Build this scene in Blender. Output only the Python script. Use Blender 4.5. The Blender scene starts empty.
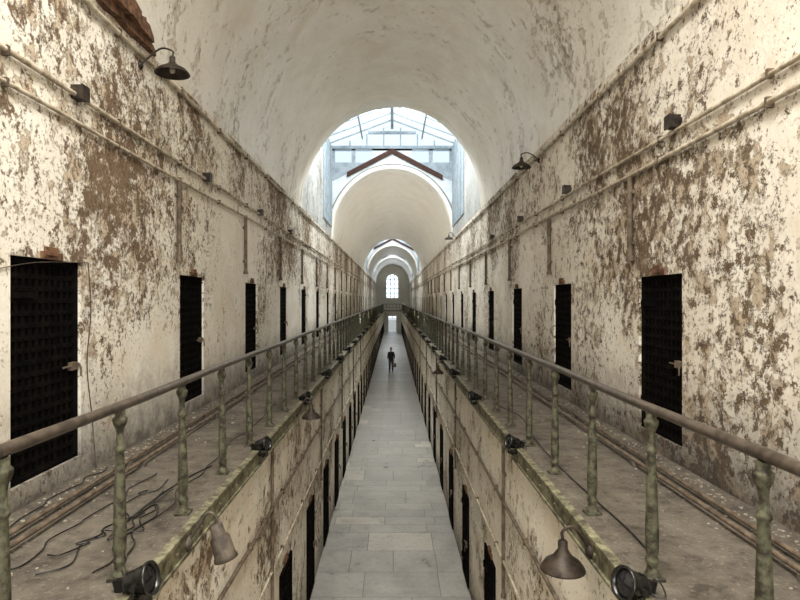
import bpy, math, random
from mathutils import Vector, Matrix
random.seed(7)
S=bpy.context.scene
COL=S.collection
# ------------------------------------------------------------------ dims
WL,WR=-2.87,2.79          # upper wall faces
LL,LR=-1.50,1.40          # lower wall faces
EL,ER=-1.44,1.35          # deck edges
RL,RR=-1.58,1.50          # rail lines
ZD=-1.61; ZDB=-1.78; ZF=-5.35; ZS=2.9; RISE=3.2
Y0,Y1=-8.0,103.0
BAYS=[(19.0,28.0),(60.0,68.0),(81.0,87.0)]
CX=(WL+WR)/2; HW=(WR-WL)/2
# ------------------------------------------------------------------ materials
def newmat(n):
    m=bpy.data.materials.new(n); m.use_nodes=True
    nt=m.node_tree; nt.nodes.clear()
    o=nt.nodes.new('ShaderNodeOutputMaterial'); return m,nt,o
def N(nt,t,**k):
    n=nt.nodes.new(t)
    for a,b in k.items(): setattr(n,a,b)
    return n
def c4(c): return (c[0],c[1],c[2],1)
def noise(nt,co,scale,detail=4,rough=.55,dist=0):
    n=N(nt,'ShaderNodeTexNoise'); n.inputs['Scale'].default_value=scale
    n.inputs['Detail'].default_value=detail; n.inputs['Roughness'].default_value=rough
    n.inputs['Distortion'].default_value=dist
    nt.links.new(co,n.inputs['Vector']); return n.outputs['Fac']
def math_(nt,op,a,b=None,c=None,clamp=False):
    n=N(nt,'ShaderNodeMath',operation=op,use_clamp=clamp)
    for i,v in enumerate((a,b,c)):
        if v is None: continue
        if isinstance(v,(int,float)): n.inputs[i].default_value=v
        else: nt.links.new(v,n.inputs[i])
    return n.outputs[0]
def mrange(nt,v,a,b,c=0,d=1):
    n=N(nt,'ShaderNodeMapRange'); nt.links.new(v,n.inputs[0])
    for i,x in enumerate((a,b,c,d)): n.inputs[i+1].default_value=x
    return n.outputs[0]
def mixc(nt,f,a,b,bt='MIX'):
    n=N(nt,'ShaderNodeMix',data_type='RGBA',blend_type=bt)
    if isinstance(f,(int,float)): n.inputs[0].default_value=f
    else: nt.links.new(f,n.inputs[0])
    for idx,v in ((6,a),(7,b)):
        if isinstance(v,tuple): n.inputs[idx].default_value=c4(v)
        else: nt.links.new(v,n.inputs[idx])
    return n.outputs[2]
def finish(nt,o,col,rough=.9,bump=None,bs=.3,bd=.02,metal=0,spec=.3):
    p=N(nt,'ShaderNodeBsdfPrincipled')
    if isinstance(col,tuple): p.inputs['Base Color'].default_value=c4(col)
    else: nt.links.new(col,p.inputs['Base Color'])
    if isinstance(rough,(int,float)): p.inputs['Roughness'].default_value=rough
    else: nt.links.new(rough,p.inputs['Roughness'])
    p.inputs['Metallic'].default_value=metal
    p.inputs['Specular IOR Level'].default_value=spec
    if bump is not None:
        b=N(nt,'ShaderNodeBump'); b.inputs['Strength'].default_value=bs; b.inputs['Distance'].default_value=bd
        nt.links.new(bump,b.inputs['Height']); nt.links.new(b.outputs[0],p.inputs['Normal'])
    nt.links.new(p.outputs[0],o.inputs[0]); return p
def pos(nt):
    g=N(nt,'ShaderNodeNewGeometry'); s=N(nt,'ShaderNodeSeparateXYZ')
    nt.links.new(g.outputs['Position'],s.inputs[0]); return g.outputs['Position'],s.outputs
def peel(name,white,white2,tan,tan2,dk,dk2,t1,t2,zr=None,yr=None,big=.6,bigk=.5,sc=3.0,dirtz=None,rough=.92,spec=.3,flk=.6,fla=.6,stain=(.62,.47,.26),sta=.5,band=0):
    """layers: paint -> bare plaster (tan) -> dark exposed stone/scratch coat"""
    m,nt,o=newmat(name); co,xyz=pos(nt)
    A=noise(nt,co,big,4,.6); Bn=noise(nt,co,sc,13,.74,.2); C=noise(nt,co,1.3,6,.65); D=noise(nt,co,sc*5,8,.7); E=noise(nt,co,sc*1.7,12,.78,.1)
    ST=noise(nt,co,.9,7,.68,.6)
    k=math_(nt,'MULTIPLY',math_(nt,'SUBTRACT',A,.5),bigk)
    if band:
        mp=N(nt,'ShaderNodeMapping'); nt.links.new(co,mp.inputs[0]); mp.inputs['Scale'].default_value=(.35,1.6,.35)
        k=math_(nt,'ADD',k,math_(nt,'MULTIPLY',math_(nt,'SUBTRACT',noise(nt,mp.outputs[0],1,4,.6,.3),.5),band))
    if zr: k=math_(nt,'ADD',k,mrange(nt,xyz[2],zr[0],zr[1],0,zr[2]))
    if yr: k=math_(nt,'ADD',k,mrange(nt,xyz[1],yr[0],yr[1],0,yr[2]))
    s1=math_(nt,'ADD',Bn,k); s2=math_(nt,'ADD',E,k)
    m1=mrange(nt,s1,t1-.010,t1+.010); m2=mrange(nt,s2,t2-.006,t2+.006)
    fl=mrange(nt,math_(nt,'ADD',D,math_(nt,'MULTIPLY',k,.6)),flk,flk+.012)
    m2=math_(nt,'MAXIMUM',m2,math_(nt,'MULTIPLY',fl,fla))
    bcol=mixc(nt,mrange(nt,C,.36,.66),white,white2)
    bcol=mixc(nt,mrange(nt,ST,.50,.68,0,sta),bcol,stain)
    bcol=mixc(nt,mrange(nt,D,.3,.7,0,.2),bcol,tan)
    tcol=mixc(nt,mrange(nt,E,.4,.6),tan,tan2)
    col=mixc(nt,m1,bcol,tcol)
    col=mixc(nt,m2,col,mixc(nt,mrange(nt,D,.35,.65),dk,dk2))
    if dirtz is not None:
        dz=math_(nt,'ADD',xyz[2],math_(nt,'MULTIPLY',math_(nt,'SUBTRACT',Bn,.5),1.4))
        col=mixc(nt,mrange(nt,dz,dirtz+.9,dirtz-.05,0,.9),col,(.06,.05,.04))
    h=math_(nt,'ADD',math_(nt,'ADD',math_(nt,'MULTIPLY',m1,-.5),math_(nt,'MULTIPLY',m2,-.6)),math_(nt,'MULTIPLY',Bn,.8))
    finish(nt,o,col,rough,h,.8,.04,spec=spec); return m
M={}
ST2=(.66,.53,.36)
M['wall_l']=peel('peeling_plaster_west',(.88,.85,.77),(.78,.72,.61),(.62,.52,.39),(.45,.35,.25),(.12,.078,.045),(.25,.17,.11),.60,.607,(-.6,2.0,.075),None,.42,.56,4.6,-1.60,flk=.602,fla=.8,stain=ST2,sta=.35)
M['wall_r']=peel('peeling_plaster_east',(.85,.81,.72),(.69,.62,.52),(.52,.43,.32),(.38,.29,.20),(.10,.065,.037),(.20,.14,.088),.562,.570,(-1.,2.,.02),(3,26,-.025),.5,.48,4.9,-1.60,flk=.592,fla=.8,stain=ST2,sta=.40)
M['low']=peel('stained_cream_plaster',(.89,.85,.75),(.77,.70,.58),(.59,.49,.36),(.45,.35,.24),(.12,.08,.045),(.24,.17,.11),.57,.585,None,None,.8,.50,4.6,-5.5,flk=.596,fla=.75,stain=ST2,sta=.45)
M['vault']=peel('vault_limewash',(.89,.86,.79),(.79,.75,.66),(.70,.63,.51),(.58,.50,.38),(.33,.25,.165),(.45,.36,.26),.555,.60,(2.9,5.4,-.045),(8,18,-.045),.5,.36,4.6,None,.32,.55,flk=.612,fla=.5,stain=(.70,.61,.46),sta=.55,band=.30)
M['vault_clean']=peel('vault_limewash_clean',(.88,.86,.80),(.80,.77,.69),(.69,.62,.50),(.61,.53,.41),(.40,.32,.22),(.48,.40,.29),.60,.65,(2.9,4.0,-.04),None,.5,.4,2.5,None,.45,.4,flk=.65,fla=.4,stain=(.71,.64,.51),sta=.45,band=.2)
M['bay']=peel('grey_bay_plaster',(.50,.51,.50),(.40,.42,.42),(.36,.33,.28),(.30,.26,.21),(.16,.13,.10),(.24,.20,.16),.57,.60,None,None,.5,.4,4.6,None,.9,.2,flk=.61,fla=.6,stain=(.38,.36,.31),sta=.5)
def simple(name,c1,c2,scale=6,rough=.7,metal=0,bs=.2,lo=.4,hi=.6,spec=.3,bd=.01):
    m,nt,o=newmat(name); co,xyz=pos(nt)
    n=noise(nt,co,scale,8,.65); finish(nt,o,mixc(nt,mrange(nt,n,lo,hi),c1,c2),rough,n,bs,bd,metal,spec); return m
def deckmat():
    m,nt,o=newmat('dusty_concrete'); co,xyz=pos(nt)
    a=noise(nt,co,1.3,8,.7); f=noise(nt,co,34,8,.75); g=noise(nt,co,7,9,.72)
    col=mixc(nt,mrange(nt,a,.35,.68),(.060,.050,.040),(.145,.125,.10))
    col=mixc(nt,mrange(nt,g,.48,.64,0,.5),col,(.18,.155,.12))
    col=mixc(nt,mrange(nt,g,.45,.38,0,.6),col,(.035,.028,.022))
    col=mixc(nt,mrange(nt,f,.57,.62,0,.55),col,(.26,.225,.175))
    finish(nt,o,col,.95,g,.8,.03); return m
M['deck']=deckmat()
M['green']=simple('flaking_olive_paint',(.022,.017,.011),(.092,.092,.056),20,.65,bs=.4,lo=.40,hi=.60)
M['fascia']=simple('weathered_green_beam',(.06,.05,.032),(.25,.24,.15),10,.8,bs=.9,lo=.40,hi=.64,bd=.02)
M['rail']=simple('worn_brown_handrail',(.030,.022,.016),(.078,.060,.045),14,.34,bs=.1,spec=.5)
M['black']=simple('gloss_black_metal',(.004,.004,.004),(.010,.010,.009),10,.25,spec=.5)
M['iron']=simple('rusty_dark_iron',(.003,.0028,.0025),(.010,.007,.005),9,.95,bs=.4,lo=.45,hi=.8,spec=.04)
M['dark']=simple('cell_darkness',(.002,.002,.0018),(.004,.0035,.003),3,1,spec=.02)  # near-black backing, painted in for the gloom of unlit cells
M['wood']=simple('old_red_brown_wood',(.06,.03,.018),(.19,.10,.055),11,.9,bs=.8,bd=.02)
M['pipe']=simple('painted_conduit',(.27,.22,.15),(.54,.48,.38),7,.8)
M['pipe_d']=simple('rust_conduit',(.065,.048,.032),(.155,.115,.08),9,.8)
M['lamp']=simple('tarnished_lamp_metal',(.014,.010,.008),(.05,.037,.026),12,.5,metal=.2)
M['grey']=simple('aged_grey_metal',(.05,.042,.034),(.13,.105,.08),10,.6,metal=.2)
M['clad']=simple('grey_blue_cladding',(.26,.31,.35),(.38,.43,.47),3,.8)
M['gable']=simple('pale_gable_render',(.52,.56,.59),(.64,.67,.69),2,.85)
M['steel']=simple('blue_grey_steel',(.22,.28,.32),(.32,.38,.42),5,.6)
M['bulb']=simple('frosted_glass_bulb',(.3,.28,.24),(.4,.38,.33),5,.2)
M['lens']=simple('dark_lens_glass',(.004,.004,.005),(.008,.008,.01),5,.12,spec=.6)
M['red']=simple('dark_brown_flashing',(.030,.013,.010),(.065,.028,.020),8,.8)
M['rubble']=simple('plaster_rubble',(.12,.10,.075),(.38,.34,.27),15,.95)
M['ground']=simple('gravel_ground',(.3,.3,.27),(.45,.44,.4),2,.95)
def glassmat():
    m,nt,o=newmat('weathered_skylight_glass')
    t=N(nt,'ShaderNodeBsdfTransparent'); t.inputs[0].default_value=(.93,.97,1,1)
    d=N(nt,'ShaderNodeBsdfTranslucent'); d.inputs[0].default_value=(.9,.95,.97,1)
    x=N(nt,'ShaderNodeMixShader'); x.inputs[0].default_value=.12
    nt.links.new(t.outputs[0],x.inputs[1]); nt.links.new(d.outputs[0],x.inputs[2]); nt.links.new(x.outputs[0],o.inputs[0]); return m
M['glass']=glassmat()
def stone():
    m,nt,o=newmat('slate_floor_slabs'); co,xyz=pos(nt)
    def brick(w,r,off,loc,sq,sf):
        mp=N(nt,'ShaderNodeMapping'); nt.links.new(co,mp.inputs[0]); mp.inputs['Location'].default_value=loc
        b=N(nt,'ShaderNodeTexBrick',offset=off,squash=sq,squash_frequency=sf,offset_frequency=2)
        nt.links.new(mp.outputs[0],b.inputs['Vector'])
        b.inputs['Color1'].default_value=(.0,.0,.0,1); b.inputs['Color2'].default_value=(1,1,1,1); b.inputs['Mortar'].default_value=(.5,.5,.5,1)
        b.inputs['Scale'].default_value=1; b.inputs['Mortar Size'].default_value=.010; b.inputs['Mortar Smooth'].default_value=.4
        b.inputs['Brick Width'].default_value=w; b.inputs['Row Height'].default_value=r; b.inputs['Bias'].default_value=0
        return b
    b1=brick(1.42,1.0,.37,(.55,.2,0),.62,3); b2=brick(1.2,.5,.45,(.2,.2,0),1.5,2)
    row=math_(nt,'FLOOR',math_(nt,'ADD',xyz[1],.2)); h=math_(nt,'FRACT',math_(nt,'MULTIPLY',math_(nt,'SINE',math_(nt,'MULTIPLY',row,12.9898)),43.758))
    sel=math_(nt,'GREATER_THAN',h,.68)
    bc=mixc(nt,sel,b1.outputs['Color'],b2.outputs['Color'])
    fm=N(nt,'ShaderNodeMix',data_type='FLOAT'); nt.links.new(sel,fm.inputs[0]); nt.links.new(b1.outputs['Fac'],fm.inputs[2]); nt.links.new(b2.outputs['Fac'],fm.inputs[3]); fac=fm.outputs[0]
    n=noise(nt,co,2.2,10,.72); n2=noise(nt,co,.7,5,.6); n3=noise(nt,co,11,8,.75)
    r=N(nt,'ShaderNodeValToRGB'); nt.links.new(bc,r.inputs[0])
    e=r.color_ramp.elements; e[0].position=0; e[0].color=(.25,.245,.225,1); e[1].position=1; e[1].color=(.50,.46,.38,1)
    x=e.new(.3); x.color=(.31,.30,.275,1); x=e.new(.6); x.color=(.275,.27,.25,1); x=e.new(.86); x.color=(.36,.345,.30,1)
    col=mixc(nt,mrange(nt,n,.42,.66,0,.6),r.outputs[0],(.46,.43,.37))
    col=mixc(nt,mrange(nt,n,.46,.32,0,.5),col,(.18,.172,.155))
    col=mixc(nt,mrange(nt,n2,.45,.65,0,.4),col,(.25,.24,.22))
    col=mixc(nt,mrange(nt,n3,.52,.66,0,.45),col,(.16,.148,.125))
    col=mixc(nt,math_(nt,'MULTIPLY',fac,.65),col,(.095,.085,.07))
    hh=math_(nt,'SUBTRACT',math_(nt,'MULTIPLY',n,.5),fac)
    finish(nt,o,col,mrange(nt,n,.3,.7,.24,.52),hh,.35,.012,spec=.55); return m
M['stone']=stone()
# ------------------------------------------------------------------ mesh builder
class B:
    def __init__(s): s.v=[];s.f=[];s.m=[];s.sm=[]
    def add(s,vs,fs,mi=0,smooth=False):
        o=len(s.v); s.v+= [tuple(v) for v in vs]
        for f in fs: s.f.append(tuple(i+o for i in f)); s.m.append(mi); s.sm.append(smooth)
    def box(s,x0,x1,y0,y1,z0,z1,mi=0,R=None):
        vs=[Vector((x,y,z)) for x in (x0,x1) for y in (y0,y1) for z in (z0,z1)]
        if R is not None: vs=[R@v for v in vs]
        s.add(vs,[(0,1,3,2),(4,6,7,5),(0,4,5,1),(2,3,7,6),(0,2,6,4),(1,5,7,3)],mi)
    def lathe(s,prof,T=None,seg=16,mi=0,smooth=True,cap=True):
        T=T or Matrix(); vs=[];fs=[]
        for r,z in prof:
            for k in range(seg):
                a=2*math.pi*k/seg; vs.append(T@Vector((r*math.cos(a),r*math.sin(a),z)))
        for i in range(len(prof)-1):
            for k in range(seg):
                k2=(k+1)%seg; fs.append((i*seg+k,i*seg+k2,(i+1)*seg+k2,(i+1)*seg+k))
        s.add(vs,fs,mi,smooth)
        if cap:
            s.add(vs[:seg],[tuple(reversed(range(seg)))],mi); s.add(vs[-seg:],[tuple(range(seg))],mi)
    def tube(s,pts,r,seg=8,mi=0):
        pts=[Vector(p) for p in pts]; vs=[];fs=[]; up=None
        for i,p in enumerate(pts):
            d=(pts[min(i+1,len(pts)-1)]-pts[max(i-1,0)]).normalized()
            if up is None: up=Vector((0,0,1)) if abs(d.z)<.9 else Vector((1,0,0))
            a=d.cross(up)
            if a.length<1e-4: a=d.orthogonal()
            a.normalize(); b=a.cross(d).normalized(); up=b
            rr=r[i] if isinstance(r,(list,tuple)) else r
            for k in range(seg):
                t=2*math.pi*k/seg; vs.append(p+a*math.cos(t)*rr+b*math.sin(t)*rr)
        for i in range(len(pts)-1):
            for k in range(seg):
                k2=(k+1)%seg; fs.append((i*seg+k,i*seg+k2,(i+1)*seg+k2,(i+1)*seg+k))
        s.add(vs,fs,mi,True); s.add(vs[:seg],[tuple(reversed(range(seg)))],mi); s.add(vs[-seg:],[tuple(range(seg))],mi)
    def mesh(s,name,mats):
        me=bpy.data.meshes.new(name); me.from_pydata(s.v,[],s.f)
        for m in mats: me.materials.append(M[m])
        me.polygons.foreach_set('material_index',s.m); me.polygons.foreach_set('use_smooth',s.sm)
        me.update(); return me
def obj(name,data,parent=None,loc=None,label=None,cat=None,group=None,kind=None):
    o=bpy.data.objects.new(name,data); COL.objects.link(o)
    if parent: o.parent=parent
    if loc is not None: o.location=loc
    if label: o['label']=label
    if cat: o['category']=cat
    if group: o['group']=group
    if kind: o['kind']=kind
    return o
def struct(name,b,mats,label,cat):
    return obj(name,b.mesh(name,mats),label=label,cat=cat,kind='structure')
def smoothpts(pts,n=6):
    P=[Vector(p) for p in pts]; P=[P[0]*2-P[1]]+P+[P[-1]*2-P[-2]]; out=[]
    for i in range(1,len(P)-2):
        for k in range(n):
            t=k/n; a,b,c,d=P[i-1],P[i],P[i+1],P[i+2]
            out.append(.5*((2*b)+(c-a)*t+(2*a-5*b+4*c-d)*t*t+(3*b-a-3*c+d)*t**3))
    out.append(P[-2]); return out
# ------------------------------------------------------------------ walls with recesses
UDL=[5.01+3.58*k for k in range(27)]; UDR=[6.3+3.6*k for k in range(27)]
LDL=[8.33+2.5*k for k in range(37)]; LDR=[8.6+2.85*k for k in range(33)]
UW,UZ0,UZL,UZR=1.02,-1.43,.34,.26
LW,LZ0,LZ1=.86,ZF+.05,-3.65
def wall(b,xf,sg,ys,w,z0,z1,zb,zt,t=.55,y0=Y0,y1=Y1):
    xo=xf+sg*t; xa,xb=min(xf,xo),max(xf,xo); cur=y0
    for y in ys:
        b.box(xa,xb,cur,y-w/2,zb,zt); b.box(xa,xb,y-w/2,y+w/2,zb,z0); b.box(xa,xb,y-w/2,y+w/2,z1,zt)
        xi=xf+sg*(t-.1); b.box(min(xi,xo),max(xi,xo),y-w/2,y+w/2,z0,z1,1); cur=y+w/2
    b.box(xa,xb,cur,y1,zb,zt)
b=B(); wall(b,WL,-1,UDL,UW,UZ0,UZL,ZDB,ZS); struct('wall_left',b,['wall_l','dark'],'tall cream plaster wall with peeling brown patches and door recesses','wall')
b=B(); wall(b,WR,1,UDR,UW,UZ0,UZR,ZDB,ZS); struct('wall_right',b,['wall_r','dark'],'tall heavily peeling cream and brown plaster wall with door recesses','wall')
b=B(); wall(b,LL,-1,LDL,LW,LZ0,LZ1,ZF,ZDB); struct('wall_lower_left',b,['low','dark'],'stained cream plaster wall below the gallery walkway','wall')
b=B(); wall(b,LR,1,LDR,LW,LZ0,LZ1,ZF,ZDB); struct('wall_lower_right',b,['low','dark'],'stained cream plaster wall below the gallery walkway','wall')
b=B(); b.box(LL-.3,LR+.3,Y0,Y1+3,ZF-.2,ZF); struct('floor',b,['stone'],'long corridor floor of worn grey stone slabs','floor')
b=B(); b.box(WL,EL-.05,Y0,Y1,ZDB+.005,ZD)
struct('floor_gallery_left',b,['deck'],'dusty concrete gallery walkway slab beside peeling wall','walkway')
b=B(); b.box(ER+.05,WR,Y0,Y1,ZDB+.005,ZD)
struct('floor_gallery_right',b,['deck'],'dusty concrete gallery walkway slab beside peeling wall','walkway')
def channel(xf,sg,name):
    b=B(); a=xf; c=xf+sg*.05
    b.box(min(a,c),max(a,c),Y0,Y1,ZDB,ZD+.006)
    for z in (ZDB,ZD-.016):
        b.box(min(a-sg*.015,a),max(a-sg*.015,a),Y0,Y1,z,z+.022)
    y=Y0
    while y<60:
        b.lathe([(.013,0),(.013,.006),(.006,.012)],Matrix.Translation((a,y,-1.7))@Matrix.Rotation(-sg*math.pi/2,4,'Y'),6); y+=.5
    struct(name,b,['fascia'],'riveted steel edge beam with flaking pale green paint','edge beam')
channel(EL,-1,'trim_1'); channel(ER,1,'trim_2')
# ------------------------------------------------------------------ vaults
def arch(t,off=0): return (CX+(HW+off)*math.cos(t), ZS+(RISE+off)*math.sin(t))
def vault(b,y0,y1,gap=0,step=.8):
    NA=48; n=max(1,int((y1-y0)/step)); vs=[];fs=[]
    for layer in (0,.25):
        for j in range(n+1):
            y=y0+(y1-y0)*j/n
            for i in range(NA+1):
                t=math.pi*i/NA; x,z=arch(t,layer)
                if layer==0 and 0<i<NA:
                    k=.022*math.sin(3*t+y*.9)+.016*math.sin(7*t-y*1.7)
                    x+=k*math.cos(t); z+=k*math.sin(t)
                vs.append((x,y,z))
    W=NA+1; L=(n+1)*W
    def skip(i): 
        t=math.pi*(i+.5)/NA; return gap and abs(math.cos(t))*HW<gap
    for j in range(n):
        for i in range(NA):
            if skip(i): continue
            a=j*W+i; fs.append((a,a+1,a+W+1,a+W)); fs.append((a+L,a+W+L,a+W+1+L,a+1+L))
    for i in range(NA):
        if skip(i): continue
        fs.append((i,i+L,i+1+L,i+1)); a=n*W+i; fs.append((a,a+1,a+1+L,a+L))
    b.add(vs,fs,0,True)
def vault_obj(name,parts,label,mat='vault_clean'):
    b=B()
    for p in parts: vault(b,*p)
    return struct(name,b,[mat],label,'ceiling')
vault_obj('ceiling',[(Y0,-2),(-2,4.0,1.1),(4.0,19)],'barrel-vaulted plaster ceiling with flaking limewash','vault')  # crown slit above the camera is unseen, added to let light in
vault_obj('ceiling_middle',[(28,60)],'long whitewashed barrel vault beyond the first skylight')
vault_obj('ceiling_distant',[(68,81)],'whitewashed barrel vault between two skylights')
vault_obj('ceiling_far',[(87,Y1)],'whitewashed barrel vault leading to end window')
def headwall_b(b,y,th,ztop,off=.02,mi=0):
    NA=40; pts=[arch(math.pi*i/NA,off) for i in range(NA+1)]
    for i in range(NA):
        (x0,z0),(x1,z1)=pts[i],pts[i+1]
        x0=max(WL,min(WR,x0)); x1=max(WL,min(WR,x1))
        vs=[(x0,y,z0),(x1,y,z1),(x1,y,ztop(x1)),(x0,y,ztop(x0)),(x0,y+th,z0),(x1,y+th,z1),(x1,y+th,ztop(x1)),(x0,y+th,ztop(x0))]
        b.add(vs,[(0,1,2,3),(4,7,6,5),(0,4,5,1),(3,2,6,7)],mi)
def headwall(name,y,th,ztop,mat,label):
    b=B(); headwall_b(b,y,th,ztop); return struct(name,b,[mat],label,'wall')
wn=0
for n,(a,c) in enumerate(BAYS):
    sfx=('','_middle','_far')[n]
    EV,RG=7.2,8.3
    gab=lambda x:6.98-abs(x-CX)*.52
    headwall('wall_vault_end'+sfx,a-.26,.25,lambda x:EV,'vault_clean','pale plaster wall over vault arch end')
    headwall('wall_gable'+sfx,c,.2,gab,'gable','pale gable wall above the white vault arch')
    b=B()
    for sg in (-1,1):
        x1=CX+sg*(2.1 if sg<0 else 2.35); vs=[]
        for y in (c-.12,c+.12):
            vs+=[(CX,y,6.82),(x1,y,gab(x1)-.16),(x1,y,gab(x1)+.06),(CX,y,7.05)]
        b.add(vs,[(0,1,2,3),(4,7,6,5),(0,4,5,1),(3,2,6,7),(1,5,6,2)])
    struct('trim_%d'%(3+n*2),b,['red'],'dark red-brown gable board above vault arch','trim')
    b=B(); NA=48; vs=[];fs=[]
    for i in range(NA+1):
        t=math.pi*i/NA
        for off,yy in ((0.0,c-.06),(.20,c-.06),(.20,c-.003),(0.0,c-.003)):
            x,z=arch(t,off); x=max(WL+.0,min(WR,x)); vs.append((x,yy,z))
    for i in range(NA):
        for k in range(4):
            k2=(k+1)%4; fs.append((i*4+k,i*4+k2,i*4+4+k2,i*4+4+k))
    b.add(vs,fs,0,True); struct('trim_%d'%(4+n*2),b,['vault_clean'],'whitewashed arch rim at the mouth of the vault','arch trim')
    for sg,xf,nm in ((-1,WL,'left'),(1,WR,'right')):
        ysp=a+(c-a)*.62 if sg<0 else a+(c-a)*.5
        b=B(); x0,x1=sorted((xf,xf+sg*.2)); b.box(x0,x1,a,ysp,ZS,EV,0)
        b.box(x0,x1,ysp,c+.3,ZS,3.4,0); b.box(x0,x1,ysp,c+.3,3.4,EV,1)
        q0,q1=sorted((xf,xf-sg*.04)); b.box(q0,q1,ysp,c,3.4,3.48,2)
        y=ysp
        while y<c:
            b.box(q0,q1,y,y+.07,3.48,EV-.02,2); y+=1.1
        struct('wall_skylight_%s%s'%(nm,sfx),b,['bay','clad','steel'],'plaster and blue-grey boarded wall of the skylight shaft','wall')
    b=B(); ye=c+.35
    headwall_b(b,ye,.12,lambda x:6.5,.28)
    def bx(x0,x1,z0,z1,mi=0): b.box(x0,x1,ye,ye+.12,z0,z1,mi)
    bx(-.95+CX,.95+CX,6.5,7.14,2); bx(WL,WL+.12,6.5,7.14); bx(WR-.12,WR,6.5,7.14)
    for sg in (-1,1):
        q=CX+sg*1.83; bx(q-.09,q+.09,6.5,7.14)
    bx(WL,WR,7.06,7.16)
    b.box(WL,WR,ye-.06,ye+.18,7.14,7.28,1)
    struct('wall_clerestory'+sfx,b,['clad','steel','gable'],'boarded end wall of skylight with small clerestory windows','wall')
    b=B(); b.box(WL+.1,WR-.1,ye+.05,ye+.065,6.5,7.1); 
    b.add([(WL,ye+.06,7.24),(WR,ye+.06,7.24),(CX,ye+.06,RG)],[(0,1,2)])
    for x in (-2,-1.2,-.4,.4,1.2,2):
        h=7.24+(RG-7.24)*(1-abs(x)/HW); b.box(CX+x-.03,CX+x+.03,ye+.02,ye+.1,7.24,h,1)
    hh=7.86; w2=HW*(1-(hh-7.2)/(RG-7.2)); b.box(CX-w2,CX+w2,ye+.0,ye+.12,hh,hh+.12,1)
    wn+=1; struct('window_%d'%wn,b,['glass','steel'],'glazed gable end and clerestory panes of roof lantern','window')
    b=B(); ya,yb=a-.3,c+.6
    for sg in (-1,1):
        x1=CX+sg*(HW+.1)
        b.add([(CX,ya,RG),(CX,yb,RG),(x1,yb,EV),(x1,ya,EV)],[(0,1,2,3)])
        y=ya
        while y<=yb:
            b.tube([(CX,y,RG-.04),(x1,y,EV-.04)],.035,4,1); y+=1.1
        for f in (.5,):
            b.box(CX+sg*HW*f-.03,CX+sg*HW*f+.03,ya,yb,RG-(RG-EV)*f-.1,RG-(RG-EV)*f-.03,1)
    b.box(CX-.06,CX+.06,ya,yb,RG-.16,RG-.03,1)
    wn+=1; struct('window_%d'%wn,b,['glass','steel'],'pitched glass skylight roof on blue-grey steel frame','skylight')
# end wall
b=B(); y=Y1
def eb(x0,x1,z0,z1): b.box(x0,x1,y,y+.4,z0,z1)
cx=-.12
eb(WL,cx-1.,ZD-.2,6.4); eb(cx+1.,WR,ZD-.2,6.4); eb(cx-1.,cx+1.,ZD-.2,.35); eb(cx-1,cx+1,4.4,6.4)
eb(LL-.3,cx-.75,ZF,ZD-.2); eb(cx+.75,LR+.3,ZF,ZD-.2); eb(cx-.75,cx+.75,-2.75,ZD-.2)
for sg in (-1,1):
    vs=[];n_=10
    for i in range(n_+1):
        t=math.pi/2*i/n_; vs.append((cx+sg*math.cos(t)*1.0,3.4+math.sin(t)*1.0))
    for i in range(n_):
        (x0,z0),(x1,z1)=vs[i],vs[i+1]
        b.add([(x0,y,z0),(x1,y,z1),(x1,y,4.4),(x0,y,4.4)],[(0,1,2,3)])
struct('wall_end',b,['vault_clean'],'whitewashed end wall with arched window and doorway','wall')
b=B()
for x in (-.33,.33): b.box(cx+x-.06,cx+x+.06,y+.1,y+.18,.35,4.35)
for z in (1.1,1.9,2.7,3.5): b.box(cx-1,cx+1,y+.1,y+.18,z,z+.11)
b.box(cx-1,cx+1,y+.2,y+.21,.35,4.4,1)
struct('window_9',b,['steel','glass'],'tall arched multi-pane window in the end wall','window')
b=B(); b.box(cx-.75,cx-.68,y+.1,y+.2,ZF,-2.75); b.box(cx+.68,cx+.75,y+.1,y+.2,ZF,-2.75); b.box(cx-.75,cx+.75,y+.1,y+.2,-3.3,-3.2); b.box(cx-.03,cx+.03,y+.1,y+.2,-3.2,-2.75)
struct('door_1',b,['grey'],'open bright doorway frame with transom at corridor end','door')
b=B(); b.box(-12,12,Y1+3,Y1+60,ZF-.25,ZF-.02); struct('floor_yard',b,['ground'],'pale gravel yard outside the end doorway','ground')
# ------------------------------------------------------------------ doors
def lattice(b,w,z0,z1,nx,nz,th=.012,mi=0,rivet=True):
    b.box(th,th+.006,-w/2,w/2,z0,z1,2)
    for i in range(nx+1):
        y=-w/2+w*i/nx; b.box(-.002,th,y-.021,y+.021,z0,z1,mi)
    for j in range(nz+1):
        z=z0+(z1-z0)*j/nz; b.box(-.007,-.002,-w/2,w/2,z-.021,z+.021,mi)
    if rivet:
        R=Matrix.Rotation(-math.pi/2,4,'Y')
        for i in range(nx+1):
            for j in range(nz+1):
                b.lathe([(.011,0),(.008,.006)],Matrix.Translation((-.007,-w/2+w*i/nx,z0+(z1-z0)*j/nz))@R,5,mi)
def frame_b(b,w,z0,z1,mi=0):
    b.box(-.02,.05,-w/2-.0,-w/2+.05,z0,z1,mi); b.box(-.02,.05,w/2-.05,w/2,z0,z1,mi)
    b.box(-.02,.05,-w/2,w/2,z1-.05,z1,mi); b.box(-.02,.05,-w/2,w/2,z0,z0+.04,mi)
def latch_b(b,w,z,mi=0):
    b.box(-.05,-.015,-w/2+.06,-w/2+.16,z-.035,z+.035,mi)
    b.tube([(-.04,-w/2-.06,z),(-.04,-w/2+.28,z)],.010,8,mi)
    b.tube([(-.04,-w/2+.03,z+.02),(-.065,-w/2+.03,z-.02),(-.065,-w/2+.03,z-.1)],.009,6,mi)
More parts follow.
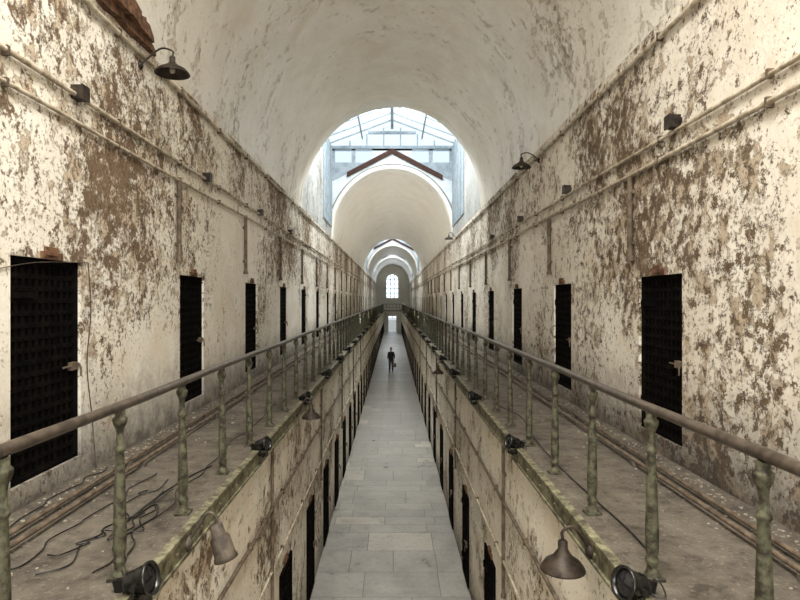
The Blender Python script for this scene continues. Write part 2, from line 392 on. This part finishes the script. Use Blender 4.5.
def hinge_b(b,w,z0,z1,mi=0):
    for z in (z0+.3,z1-.3):
        b.box(-.025,-.01,w/2-.36,w/2-.02,z-.025,z+.025,mi); b.lathe([(.02,-.05),(.02,.05)],Matrix.Translation((-.02,w/2-.03,z)),8,mi)
def lintel_b(b,w,z1,mi=0):
    b.box(-.03,.1,-.17,.13,z1+.0,z1+.06,mi); b.box(-.04,.0,-.09,.08,z1+.03,z1+.10,mi)
def door_meshes(w,z0,z1,nx,nz):
    r={}
    b=B(); lattice(b,w-.1,z0+.04,z1-.05,nx,nz); r['leaf']=b.mesh('lattice_leaf',['iron','iron','dark'])
    b=B(); frame_b(b,w,z0,z1); r['frame']=b.mesh('door_frame',['iron'])
    b=B(); latch_b(b,w,(z0+z1)/2-.05); r['latch']=b.mesh('bolt_latch',['pipe_d'])
    b=B(); hinge_b(b,w,z0,z1); r['hinge']=b.mesh('strap_hinges',['iron'])
    b=B(); lintel_b(b,w,z1); r['lintel']=b.mesh('lintel_block',['wood'])
    b=B(); lattice(b,w-.1,z0+.04,z1-.05,nx,nz,rivet=False); frame_b(b,w,z0,z1); latch_b(b,w,(z0+z1)/2,3); lintel_b(b,w,z1,4)
    r['all']=b.mesh('lattice_door',['iron','iron','dark','pipe_d','wood']); return r
DUL=door_meshes(UW,0,UZL-UZ0,10,17); DUR=door_meshes(UW,0,UZR-UZ0,10,16); DL=door_meshes(LW,0,LZ1-LZ0,7,14)
cnt=[1]
def place_doors(xf,sg,ys,z0,D,near,label,grp,rec):
    for y in ys:
        cnt[0]+=1; nm='door_%d'%cnt[0]; rot=(0,0,0) if sg>0 else (0,0,math.pi)
        x=xf+sg*rec
        if y<near:
            e=obj(nm,None,loc=(x,y,z0),label=label,cat='cell door',group=grp,kind='structure'); e.rotation_euler=rot
            e.empty_display_size=.2
            obj('door_leaf',D['leaf'],e); obj('door_frame',D['frame'],e); obj('latch',D['latch'],e); obj('hinge',D['hinge'],e)
            obj('lintel_block',D['lintel'],e,label='short red-brown timber block').location=(-rec+.01,0,0)
        else:
            e=obj(nm,D['all'],loc=(x,y,z0),label=label,cat='cell door',group=grp,kind='structure'); e.rotation_euler=rot
place_doors(WL,-1,UDL,UZ0,DUL,34,'black rusted riveted-lattice iron cell door in plaster wall','upper gallery cell doors',.05)
place_doors(WR,1,UDR,UZ0,DUR,34,'black rusted riveted-lattice iron cell door in plaster wall','upper gallery cell doors',.05)
place_doors(LL,-1,LDL,LZ0,DL,14,'narrow dark iron lattice door at corridor floor level','lower corridor cell doors',-.01)
place_doors(LR,1,LDR,LZ0,DL,14,'narrow dark iron lattice door at corridor floor level','lower corridor cell doors',-.01)
# ------------------------------------------------------------------ railings
ph=.965
prof=[(.046,0),(.046,.03),(.034,.045),(.028,.08),(.038,.10),(.038,.115),(.030,.13),(.036,.17),(.038,.26),(.033,.45),(.026,.66),(.023,.72),(.032,.735),(.032,.75),(.022,.765),(.019,.83),(.024,.86),(.036,.885),(.041,.905),(.041,.92),(.029,.93),(.029,ph)]
b=B(); b.lathe(prof,seg=14); b.box(-.055,.055,-.055,.055,0,.018); PM=b.mesh('baluster',['green'])
def railing(x,zr,label):
    e=obj('railing',None,loc=(x,0,ZD),label=label,cat='railing',group='gallery railings')
    b=B(); n=60; pts=[(0,.4+(101.5-.4)*i/n,zr-ZD+.006*math.sin(i*2.3)) for i in range(n+1)]
    b.tube(pts,.029,12); obj('handrail',b.mesh('handrail',['rail']),e,label='worn round brown handrail')
    k=0; y=2.42-1.05
    while y<100 and k<95:
        o=obj('baluster',PM,e,loc=(0,y,0)); o.scale=(1,1,(zr-ZD-.025)/ph); o.rotation_euler=(0,random.uniform(-.012,.012),random.random()*.1); y+=1.05; k+=1
railing(RL,-.611,'brown handrail on flaking olive-green cast-iron balusters along walkway')
railing(RR,-.626,'brown handrail on flaking olive-green cast-iron balusters along walkway')
e=obj('footbridge',None,loc=(0,92,ZD),label='narrow iron footbridge crossing between the two galleries',cat='footbridge')
b=B(); b.box(EL+.001,ER-.001,0,1.4,-.12,0); obj('bridge_deck',b.mesh('bridge_deck',['fascia']),e)
for yy in (.05,1.35):
    b=B(); b.tube([(RL+.04,yy,.98),(RR-.04,yy,.98)],.03,8); b.tube([(RL+.04,yy,.5),(RR-.04,yy,.5)],.02,8)
    for x in (-1.0,-.5,0,.5,1.0): b.tube([(x,yy,-.05),(x,yy,.98)],.018,6)
    obj('bridge_railing',b.mesh('bridge_railing',['green']),e)
# ------------------------------------------------------------------ conduits
def longpipe(xf,sg,z,r,mat,label,y0=-2,y1=102,sag=.012):
    x=xf-sg*(r+.012); b=B(); n=60
    pts=[(x,y0+(y1-y0)*i/n,z+random.uniform(-sag,sag)) for i in range(n+1)]; b.tube(pts,r,8)
    y=y0+1
    while y<min(y1,60):
        b.box(min(xf+sg*.01,x-sg*r),max(xf+sg*.01,x-sg*r),y-.015,y+.015,z-r-.015,z+r+.015,1); y+=1.8
    obj('wall_conduit',b.mesh('wall_conduit',[mat,'pipe_d']),label=label,cat='conduit',group='long wall conduits')
longpipe(WL,-1,2.76,.026,'pipe','pale painted conduit running along top of wall')
longpipe(WL,-1,1.83,.022,'pipe','pale painted conduit along the peeling wall')
longpipe(WL,-1,1.60,.018,'pipe','pale painted conduit along the peeling wall')
longpipe(WR,1,2.72,.026,'pipe','pale painted conduit running along top of wall')
longpipe(WR,1,1.66,.020,'pipe','pale painted conduit along the peeling wall')
longpipe(WR,1,1.45,.024,'pipe','pale painted conduit along the peeling wall')
longpipe(LL,-1,-2.55,.020,'pipe_d','rusty conduit on lower corridor wall',y1=70)
longpipe(LL,-1,-3.30,.016,'pipe','pale conduit on lower corridor wall',y1=70)
longpipe(LR,1,-2.50,.020,'pipe_d','rusty conduit on lower corridor wall',y1=70)
longpipe(LR,1,-3.25,.018,'pipe','pale conduit on lower corridor wall',y1=70)
def vdrop(xf,sg,ys,ztop,zbot,r=.032):
    for y in ys:
        x=xf-sg*(r+.013); b=B(); b.tube([(x,y,ztop),(x,y,zbot)],r,8)
        b.lathe([(r*1.4,0),(r*1.4,.05)],Matrix.Translation((x,y,zbot)),8)
        for f in (.2,.8):
            z=zbot+(ztop-zbot)*f; b.box(min(x,xf+sg*.02),max(x,xf+sg*.02),y-.05,y+.05,z,z+.04)
        obj('drop_pipe',b.mesh('drop_pipe',['pipe_d']),label='short rusty vertical pipe dropping from wall conduit',cat='pipe',group='vertical drop pipes')
vdrop(WL,-1,[7.93+3.58*k for k in range(12)],1.58,.5)
vdrop(WR,1,[6.95+3.6*k for k in range(12)],1.42,.45)
vdrop(LL,-1,[7.3+5*k for k in range(5)],-1.8,-3.7,.02)
vdrop(LR,1,[7.45+5.7*k for k in range(5)],-1.8,-3.7,.02)
for xf,sg,xs in ((WL,-1,(2.56,2.42)),(WR,1,(2.48,2.34))):
    for x in xs:
        b=B(); X=sg*x; n=50; b.tube([(X,.6+100*i/n,ZD+.055+random.uniform(-.008,.008)) for i in range(n+1)],.018,8)
        y=1
        while y<50: b.box(X-.03,X+.03,y-.03,y+.03,ZD,ZD+.045,1); y+=2.4
        obj('floor_pipe',b.mesh('floor_pipe',['pipe_d','deck']),label='rusty pipe running on low blocks along walkway',cat='pipe',group='walkway floor pipes')
def jbox(x,y,z,sg,s=.12):
    e=obj('junction_box',None,loc=(x,y,z),label='small dark metal junction box on wall conduit',cat='junction box',group='wall junction boxes')
    b=B(); b.box(min(sg*.02,-sg*s*.8),max(sg*.02,-sg*s*.8),-s/2,s/2,-s/2,s/2); b.box(min(sg*.02,-sg*.02),max(sg*.02,-sg*.02),-s*.7,s*.7,-s*.2,s*.2)
    obj('box_body',b.mesh('box_body',['lamp']),e)
    b=B(); q=-sg*s*.8; b.box(min(q,q-sg*.015),max(q,q-sg*.015),-s*.55,s*.55,-s*.55,s*.55); obj('box_cover',b.mesh('box_cover',['lamp']),e)
for y in (5.4,9.1,12.75,16.4): jbox(WL,y,1.86,-1)
for y in (5.87,9.45,12.9,16.6): jbox(WR,y,1.74,1)
jbox(LL,5.3,-3.1,-1,.14)
# ------------------------------------------------------------------ lamps
def barn_lamp(x,y,z,xw,zw,label,R=.2,mat='lamp',tilt=0,long=False,grp='wall lamps'):
    e=obj('barn_lamp',None,loc=(x,y,z),label=label,cat='lamp',group=grp)
    T=Matrix.Rotation(tilt,4,'Y')
    b=B(); Rr=R
    if long: pr=[(.03,.08),(.045,.07),(.048,.0),(.07,-.03),(.075,-.15),(.085,-.18),(.08,-.18),(.065,-.14),(.05,-.05)]
    else: pr=[(.025,.06),(.033,.05),(.033,.0),(.05,-.025),(.45*Rr,-.05),(.8*Rr,-.085),(Rr,-.13),(Rr*1.02,-.14),(Rr*.97,-.135),(.75*Rr,-.085),(.3*Rr,-.05)]
    b.lathe(pr,T,24); obj('lamp_shade',b.mesh('lamp_shade',[mat]),e)
    b=B(); b.lathe([(.012,-.05),(.03,-.075),(.035,-.10),(.025,-.125),(.005,-.135)],T,12); obj('bulb',b.mesh('bulb',['bulb']),e)
    dx=xw-x; dz=zw-z; top=T@Vector((0,0,.06))
    pts=smoothpts([top,top+Vector((0,0,.06)),(dx*.35,0,.15+max(0,dz*.5)),(dx*.75,0,dz+.08),(dx,0,dz)],6)
    b=B(); b.tube(pts,.011,8); obj('gooseneck_arm',b.mesh('gooseneck_arm',[mat]),e)
    b=B(); sg=1 if dx>0 else -1; b.lathe([(.05,0),(.05,.015),(.02,.035)],Matrix.Translation((dx,0,dz))@Matrix.Rotation(-sg*math.pi/2,4,'Y'),12); obj('wall_plate',b.mesh('wall_plate',[mat]),e)
    return e
barn_lamp(-2.5,6.8,2.70,WL,2.66,'dark dome-shaded wall lamp on curved arm high on wall',.19)
barn_lamp(2.45,11.45,2.66,WR,2.66,'dark dome-shaded wall lamp on curved arm high on wall',.18)
barn_lamp(2.45,26.3,2.8,WR,2.7,'dark dome-shaded wall lamp on curved arm high on wall',.2)
barn_lamp(1.16,4.1,-1.70,ER,-1.72,'brown dome-shaded gooseneck lamp fixed to walkway edge beam',.15,grp='edge beam lamps')
barn_lamp(-1.22,8.95,-1.62,EL,-1.7,'brown dome-shaded gooseneck lamp fixed to walkway edge beam',.14,'lamp',grp='edge beam lamps')
barn_lamp(1.13,15,-1.70,ER,-1.72,'brown dome-shaded gooseneck lamp fixed to walkway edge beam',.14,grp='edge beam lamps')
barn_lamp(-1.22,4.2,-1.64,EL,-1.70,'tilted dark rusty cylindrical floodlight hanging from walkway edge',.1,'grey',-.3,True,grp='edge beam lamps')
# stage spotlights on walkway edge, some given an added lamp to brighten the vault
TILT=75
def spot_parts():
    r={}
    T=Matrix.Rotation(math.radians(TILT),4,'Y')
    C=Matrix.Translation((0,0,.15))@T
    b=B(); b.lathe([(.03,-.13),(.055,-.125),(.07,-.10),(.078,-.09),(.066,-.08),(.080,-.068),(.068,-.056),(.084,-.044),(.072,-.032),(.09,-.015),(.10,.03),(.105,.05),(.114,.055),(.114,.075),(.100,.075),(.092,.045)],C,24,cap=False)
    b.lathe([(.03,-.131),(.001,-.131)],C,24,cap=False)
    b.box(-.045,.045,-.02,.02,-.20,-.12,0,C); r['housing']=(b.mesh('spot_housing',['black']),'spot_housing')
    b=B(); b.lathe([(.096,.05),(.06,.068),(.03,.076),(.001,.079)],C,24,cap=False); r['lens']=(b.mesh('spot_lens',['lens']),'spot_lens')
    b=B(); b.tube(smoothpts([(0,-.12,.15),(0,-.122,.06),(0,-.08,.012),(0,0,.010),(0,.08,.012),(0,.122,.06),(0,.12,.15)],4),.009,6)
    b.lathe([(.022,-.14),(.022,-.105)],Matrix.Translation((0,0,.15))@Matrix.Rotation(math.pi/2,4,'X'),10); b.lathe([(.022,.105),(.022,.14)],Matrix.Translation((0,0,.15))@Matrix.Rotation(math.pi/2,4,'X'),10)
    b.box(-.06,.05,-.05,.05,-.02,.03); b.lathe([(.015,-.05),(.015,.0)],None,8); r['yoke']=(b.mesh('spot_yoke',['black']),'spot_yoke')
    b=B(); b.tube(smoothpts([(-.10,0,.12),(-.17,.05,.18),(-.18,.12,.10),(-.12,.15,.03),(-.16,.08,.06),(-.13,.0,.08),(-.10,-.08,.03),(-.13,-.16,.0)],6),.006,6); r['cord']=(b.mesh('power_cord',['black']),'power_cord')
    return r
SP=spot_parts()
def spot(x,y,rz,sc,power=0):
    z0=-1.54-.15*sc
    e=obj('spotlight',None,loc=(x,y,z0),label='round black stage spotlight clamped on walkway edge beside railing',cat='spotlight',group='walkway edge spotlights')
    e.rotation_euler=(0,0,rz); e.scale=(sc,)*3
    for me,nm in SP.values(): obj(nm,me,e)
    if power:
        l=bpy.data.lights.new('fill_uplight','SPOT'); l.energy=power; l.spot_size=math.radians(130); l.spot_blend=.9; l.shadow_soft_size=.06; l.color=(1,.95,.86)  # added lamp, aims up at the vault whichever way the housing points
        o=bpy.data.objects.new('fill_uplight',l); COL.objects.link(o)
        sg=1 if x<0 else -1; v=Vector((sg*.15,0,1)).normalized()
        o.location=Vector((x+sg*.1,y,-1.38)); o.rotation_euler=v.to_track_quat('-Z','Y').to_euler()
def pw(y): return (85 if y>60 else ((270 if y<45 else 170) if y>28.2 else (60 if 11<y<18 else 0)))
for k,y in enumerate([3.30,6.4,9.55,12.7,15.9,19.0,22.2,25.3,28.5,32,38,44,50,56,72,78,97.7]):
    spot(EL+.06,y,(-.35 if k else -.15)+random.uniform(-.2,.2),.80 if k==0 else .72,pw(y))
for k,y in enumerate([3.25,6.5,9.6,12.8,16.0,19.2,22.3,25.5,28.7,35,41,47,53,58,75,96]):
    spot(ER-.06,y,math.pi+.2+random.uniform(-.2,.2),.80 if k==0 else .72,pw(y))
def cable(pts,r,label,mat='black'):
    b=B(); b.tube(smoothpts(pts,8),r,6); obj('cable',b.mesh('cable',[mat]),label=label,cat='cable',group='loose cables')
zc=ZD+.010
def wiggle(x0,y0,x1,y1,n,amp,seed,z=zc):
    rr=random.Random(seed); out=[]
    for i in range(n+1):
        t=i/n; out.append((x0+(x1-x0)*t+rr.uniform(-amp,amp),y0+(y1-y0)*t+rr.uniform(-amp,amp)*1.5,z+rr.uniform(0,.012)))
    return out
cable([(-1.66,3.75,zc+.01),(-1.70,3.95,zc),(-1.80,4.15,zc),(-1.76,4.45,zc),(-1.86,4.7,zc),(-1.90,4.4,zc),(-1.82,4.2,zc+.01),(-1.90,4.0,zc+.01),(-1.92,4.8,zc),(-1.85,5.4,zc),(-1.75,5.8,zc)],.0055,'thin black cable tangled on dusty walkway')
cable(wiggle(-1.72,3.5,-1.85,5.0,9,.07,3),.005,'thin black cable tangled on dusty walkway')
cable(wiggle(-1.75,4.3,-1.85,9.5,14,.05,5),.0045,'thin black cable trailing along walkway')
cable(wiggle(-2.1,3.7,-1.85,4.9,10,.09,21),.005,'thin black cable tangled on dusty walkway')
cable(wiggle(-2.24,3.3,-2.2,5.6,12,.06,23),.005,'thin black cable tangled on dusty walkway')
cable(wiggle(-1.98,3.6,-2.08,5.3,12,.10,31),.005,'thin black cable tangled on dusty walkway')
cable(wiggle(-2.74,3.9,-2.72,5.8,10,.05,9),.005,'thin black cable tangled below cell door')
cable([(1.62,3.7,zc),(1.64,4.2,zc),(1.62,4.8,zc),(1.60,5.7,zc),(1.63,6.8,zc),(1.75,8.2,zc),(1.6,9.2,zc),(1.7,10.4,zc)],.006,'black power lead trailing along walkway edge')
cable([(WL+.015,5.62,.35),(WL+.02,5.66,-.1),(WL+.015,5.60,-.6),(WL+.02,5.68,-1.1),(WL+.04,5.72,zc)],.005,'thin dark wire hanging beside cell door','grey')
cable([(WL+.01,3.6,.10),(WL+.01,4.2,.20),(WL+.01,4.8,.30),(WL+.01,5.62,.35)],.004,'thin dark wire draped above cell door','grey')
# ragged exposed timber: overlapping splintered lengths with broken ends
b=B(); rr=random.Random(4)
def plank(y0,y1,z0,z1,d):
    n=9; vs=[];fs=[]
    for i in range(n+1):
        y=y0+(y1-y0)*i/n; e=1-.45*(i in (0,n))
        zz0=z0+rr.uniform(-.012,.02); zz1=z1+rr.uniform(-.025,.015); dd=d*e*rr.uniform(.85,1.1); zm=(zz0+zz1)/2; zz0=zm+(zz0-zm)*e; zz1=zm+(zz1-zm)*e
        vs+=[(WL,y,zz0),(WL+dd,y+rr.uniform(-.03,.03),zz0),(WL+dd*rr.uniform(.8,1),y+rr.uniform(-.03,.03),zz1),(WL,y,zz1)]
    for i in range(n):
        for k in range(4): k2=(k+1)%4; fs.append((i*4+k,i*4+k2,i*4+4+k2,i*4+4+k))
    fs+=[(3,2,1,0),(n*4,n*4+1,n*4+2,n*4+3)]; b.add(vs,fs)
plank(4.9,7.05,2.97,3.12,.14); plank(4.6,6.7,3.10,3.26,.12); plank(5.6,7.2,2.88,2.98,.08); plank(4.4,6.4,3.24,3.40,.10); plank(5.9,6.9,3.08,3.19,.08)
obj('timber_beam',b.mesh('timber_beam',['wood']),label='ragged exposed red-brown timber above the lamp',cat='timber beam')
b=B()
for i in range(2200):
    s=random.uniform(.003,.012)*(1 if random.random()<.9 else 1.8); left=random.random()<.6
    y=2.5+random.random()**1.4*22
    g=.12 if random.random()<.65 else .5
    x=(WL+.04+abs(random.gauss(0,g))) if left else (WR-.06-abs(random.gauss(0,g)))
    if left: x=min(x,-1.7)
    else: x=max(x,1.6)
    x=max(WL+.04,min(WR-.05,x)); Rm=Matrix.Translation((x,y,ZD+s*.35))@Matrix.Rotation(random.random()*6,4,'Z')@Matrix.Rotation(random.uniform(-.2,.2),4,'X')
    b.box(-s,s*random.uniform(.6,1.2),-s*random.uniform(.5,1),s,-s*.4,s*random.uniform(.2,.5),0,Rm)
obj('plaster_rubble',b.mesh('plaster_rubble',['rubble']),label='crumbs of fallen plaster along the wall base',cat='rubble',kind='stuff')
# ------------------------------------------------------------------ person
M['skin']=simple('skin_tone',(.45,.27,.19),(.52,.32,.23),5,.6)
M['jacket']=simple('charcoal_jacket',(.018,.02,.025),(.035,.038,.045),9,.9)
M['trouser']=simple('dark_slate_trousers',(.05,.055,.065),(.08,.085,.10),9,.9)
M['shoe']=simple('black_shoes',(.012,.012,.012),(.02,.02,.02),9,.6)
M['hair']=simple('dark_brown_hair',(.03,.018,.01),(.06,.035,.02),20,.7)
M['bag']=simple('tan_canvas_bag',(.24,.17,.10),(.31,.23,.14),20,.9)
M['lip']=simple('lip_tone',(.32,.14,.11),(.36,.17,.13),20,.6)
def skin_mesh(name,chains,mat,parent,sub=2):
    vs=[];es=[];rs=[];roots=[]
    for ch,att in chains:
        prev=att
        if att is None: roots.append(len(vs))
        for co,r in ch:
            vs.append(co); rs.append(r if isinstance(r,tuple) else (r,r)); i=len(vs)-1
            if prev is not None: es.append((prev,i))
            prev=i
    me=bpy.data.meshes.new(name); me.from_pydata(vs,es,[]); me.materials.append(M[mat])
    o=obj(name,me,parent)
    md=o.modifiers.new('skin','SKIN'); md.use_smooth_shade=True
    for i,r in enumerate(rs):
        me.skin_vertices[0].data[i].radius=r; me.skin_vertices[0].data[i].use_root=(i in roots)
    sb=o.modifiers.new('sub','SUBSURF'); sb.levels=sub; sb.render_levels=sub
    return o
P=obj('person',None,loc=(-.14,44.8,ZF),label='standing visitor in dark jacket and trousers holding a tan bag',cat='person')
P.scale=(1.03,1.03,1.03)
def fingers(hx,hy,hz,sx):
    out=[]
    for k,(dy,l) in enumerate(((-.03,.065),(-.01,.075),(.01,.07),(.03,.055))):
        out.append(([((hx,hy+dy,hz+.01),.010),((hx+sx*.004,hy+dy,hz-.035),.009),((hx-sx*.006,hy+dy*1.05,hz-.035-l*.5),.008),((hx-sx*.022,hy+dy,hz-.035-l*.85),.007)],None))
    out.append(([((hx,hy-.02,hz+.03),.011),((hx-sx*.008,hy-.05,hz+.0),.010),((hx-sx*.016,hy-.058,hz-.035),.008)],None))
    return out
body=[([((0,0,.95),(.10,.08)),((0,0,1.10),(.10,.08)),((0,.005,1.28),(.12,.085)),((0,.01,1.41),(.11,.07)),((0,.005,1.47),(.055,.055)),((0,-.012,1.525),(.058,.07)),((0,-.012,1.60),(.078,.095)),((0,-.005,1.67),(.080,.097)),((0,0,1.715),(.055,.065))],None),
 ([((-.17,.01,1.40),.045),((-.215,.02,1.17),.038),((-.225,-.02,.93),.028),((-.225,-.03,.86),(.022,.04))],3),
 ([((.17,.01,1.40),.045),((.22,.02,1.18),.038),((.235,-.06,.95),.028),((.235,-.08,.88),(.022,.04))],3),
 ([((-.085,0,.86),.06),((-.10,-.02,.50),.045),((-.105,.02,.10),.035),((-.11,-.08,.045),.03)],0),
 ([((.085,0,.86),.06),((.10,-.05,.50),.045),((.105,-.02,.10),.035),((.11,-.12,.045),.03)],0),
 ([((0,-.08,1.615),.011),((0,-.108,1.595),.013)],None)]
body+=fingers(-.225,-.03,.85,-1)+fingers(.235,-.08,.87,1)
skin_mesh('body',body,'skin',P)
skin_mesh('jacket',[([((0,0,.76),(.20,.15)),((0,0,.90),(.195,.145)),((0,0,1.04),(.185,.135)),((0,.0,1.17),(.18,.13)),((0,.005,1.30),(.185,.125)),((0,.01,1.40),(.14,.10)),((0,.006,1.475),(.078,.075))],None),
     ([((-.17,.01,1.385),.072),((-.215,.02,1.17),.062),((-.230,-.02,.93),.048)],5),([((.17,.01,1.385),.072),((.22,.02,1.18),.062),((.240,-.06,.95),.048)],5)],'jacket',P)
skin_mesh('trousers',[([((0,0,1.0),(.16,.12)),((0,0,.88),(.17,.13))],None),([((-.09,0,.78),.115),((-.10,-.02,.50),.088),((-.105,.015,.06),.07)],1),([((.09,0,.78),.115),((.10,-.045,.50),.088),((.105,-.02,.06),.07)],1)],'trouser',P)
skin_mesh('shoe',[([((-.105,.05,.05),(.045,.05)),((-.11,-.06,.045),(.05,.042)),((-.115,-.16,.035),(.045,.032))],None)],'shoe',P)
skin_mesh('shoe',[([((.105,.01,.05),(.045,.05)),((.11,-.10,.045),(.05,.042)),((.115,-.20,.035),(.045,.032))],None)],'shoe',P)
skin_mesh('hair',[([((0,.055,1.53),(.055,.035)),((0,.045,1.63),(.088,.07)),((0,.03,1.705),(.092,.092)),((0,-.035,1.745),(.072,.05))],None)],'hair',P)
for sx in (-1,1):
    b=B(); b.lathe([(.001,-.012),(.009,-.008),(.012,0),(.009,.008),(.001,.012)],Matrix.Translation((sx*.03,-.094,1.635)),10); obj('eye',b.mesh('eye',['black']),P)
    b=B(); b.lathe([(.004,-.035),(.016,-.02),(.02,.01),(.012,.032)],Matrix.Translation((sx*.084,.0,1.62)),8); obj('ear',b.mesh('ear',['skin']),P)
b=B(); b.tube([(-.024,-.082,1.558),(0,-.092,1.555),(.024,-.082,1.558)],.006,8); obj('mouth',b.mesh('mouth',['lip']),P)
bg=obj('shoulder_bag',None,loc=(.12,44.70,ZF+.34),label='tan canvas bag held by the standing visitor',cat='bag')
b=B(); b.lathe([(.09,0),(.12,.02),(.13,.12),(.12,.25),(.10,.31),(.09,.31)],Matrix.Diagonal((1,.45,1,1)),20); obj('bag_body',b.mesh('bag_body',['bag']),bg)
b=B(); b.tube(smoothpts([(-.08,0,.29),(-.06,0,.40),(0,0,.47),(.06,0,.40),(.08,0,.29)],5),.010,6); obj('bag_handle',b.mesh('bag_handle',['bag']),bg)
# ------------------------------------------------------------------ lights / world
w=bpy.data.worlds.new('World'); S.world=w; w.use_nodes=True
bgk=w.node_tree.nodes['Background']; bgk.inputs[0].default_value=(.82,.91,.97,1); bgk.inputs[1].default_value=1.25
def area(name,loc,rot,sx,sy,rad,col):
    l=bpy.data.lights.new(name,'AREA'); l.shape='RECTANGLE'; l.size=sx; l.size_y=sy; l.energy=rad*math.pi*sx*sy; l.color=col
    o=bpy.data.objects.new(name,l); COL.objects.link(o); o.location=loc; o.rotation_euler=rot; return o
area('crown_fill_light',(CX,1.0,6.6),(0,0,0),2.2,6.4,31,(1,.96,.89))  # unseen lamp added over the crown slit to fill the near end
area('sky_light_lantern',(CX,22.0,9.2),(0,0,0),2.6,5.6,38,(1,.975,.93))
area('sky_light_lantern_mid',(CX,63,9.2),(0,0,0),2.6,6,26,(1,.975,.93))
area('sky_light_lantern_far',(CX,83,9.2),(0,0,0),2.6,4,24,(1,.975,.93))
area('hub_fill_light',(0,-7.0,1.2),(math.radians(90),0,0),4.6,5,9.5,(1,.96,.89))  # unseen fill lamp added behind the camera, in place of hub daylight
area('end_window_light',(cx,Y1+1,2.4),(math.radians(-90),0,0),2,4,7,(.97,.98,1))
# ------------------------------------------------------------------ camera
cam=bpy.data.cameras.new('Camera'); co=bpy.data.objects.new('Camera',cam); COL.objects.link(co)
co.location=(0,0,0); co.rotation_euler=(math.radians(90),0,0); cam.sensor_width=36; cam.lens=27; cam.shift_x=7/800
cam.clip_end=500; cam.clip_start=.05
S.camera=co
S.view_settings.view_transform='Standard'
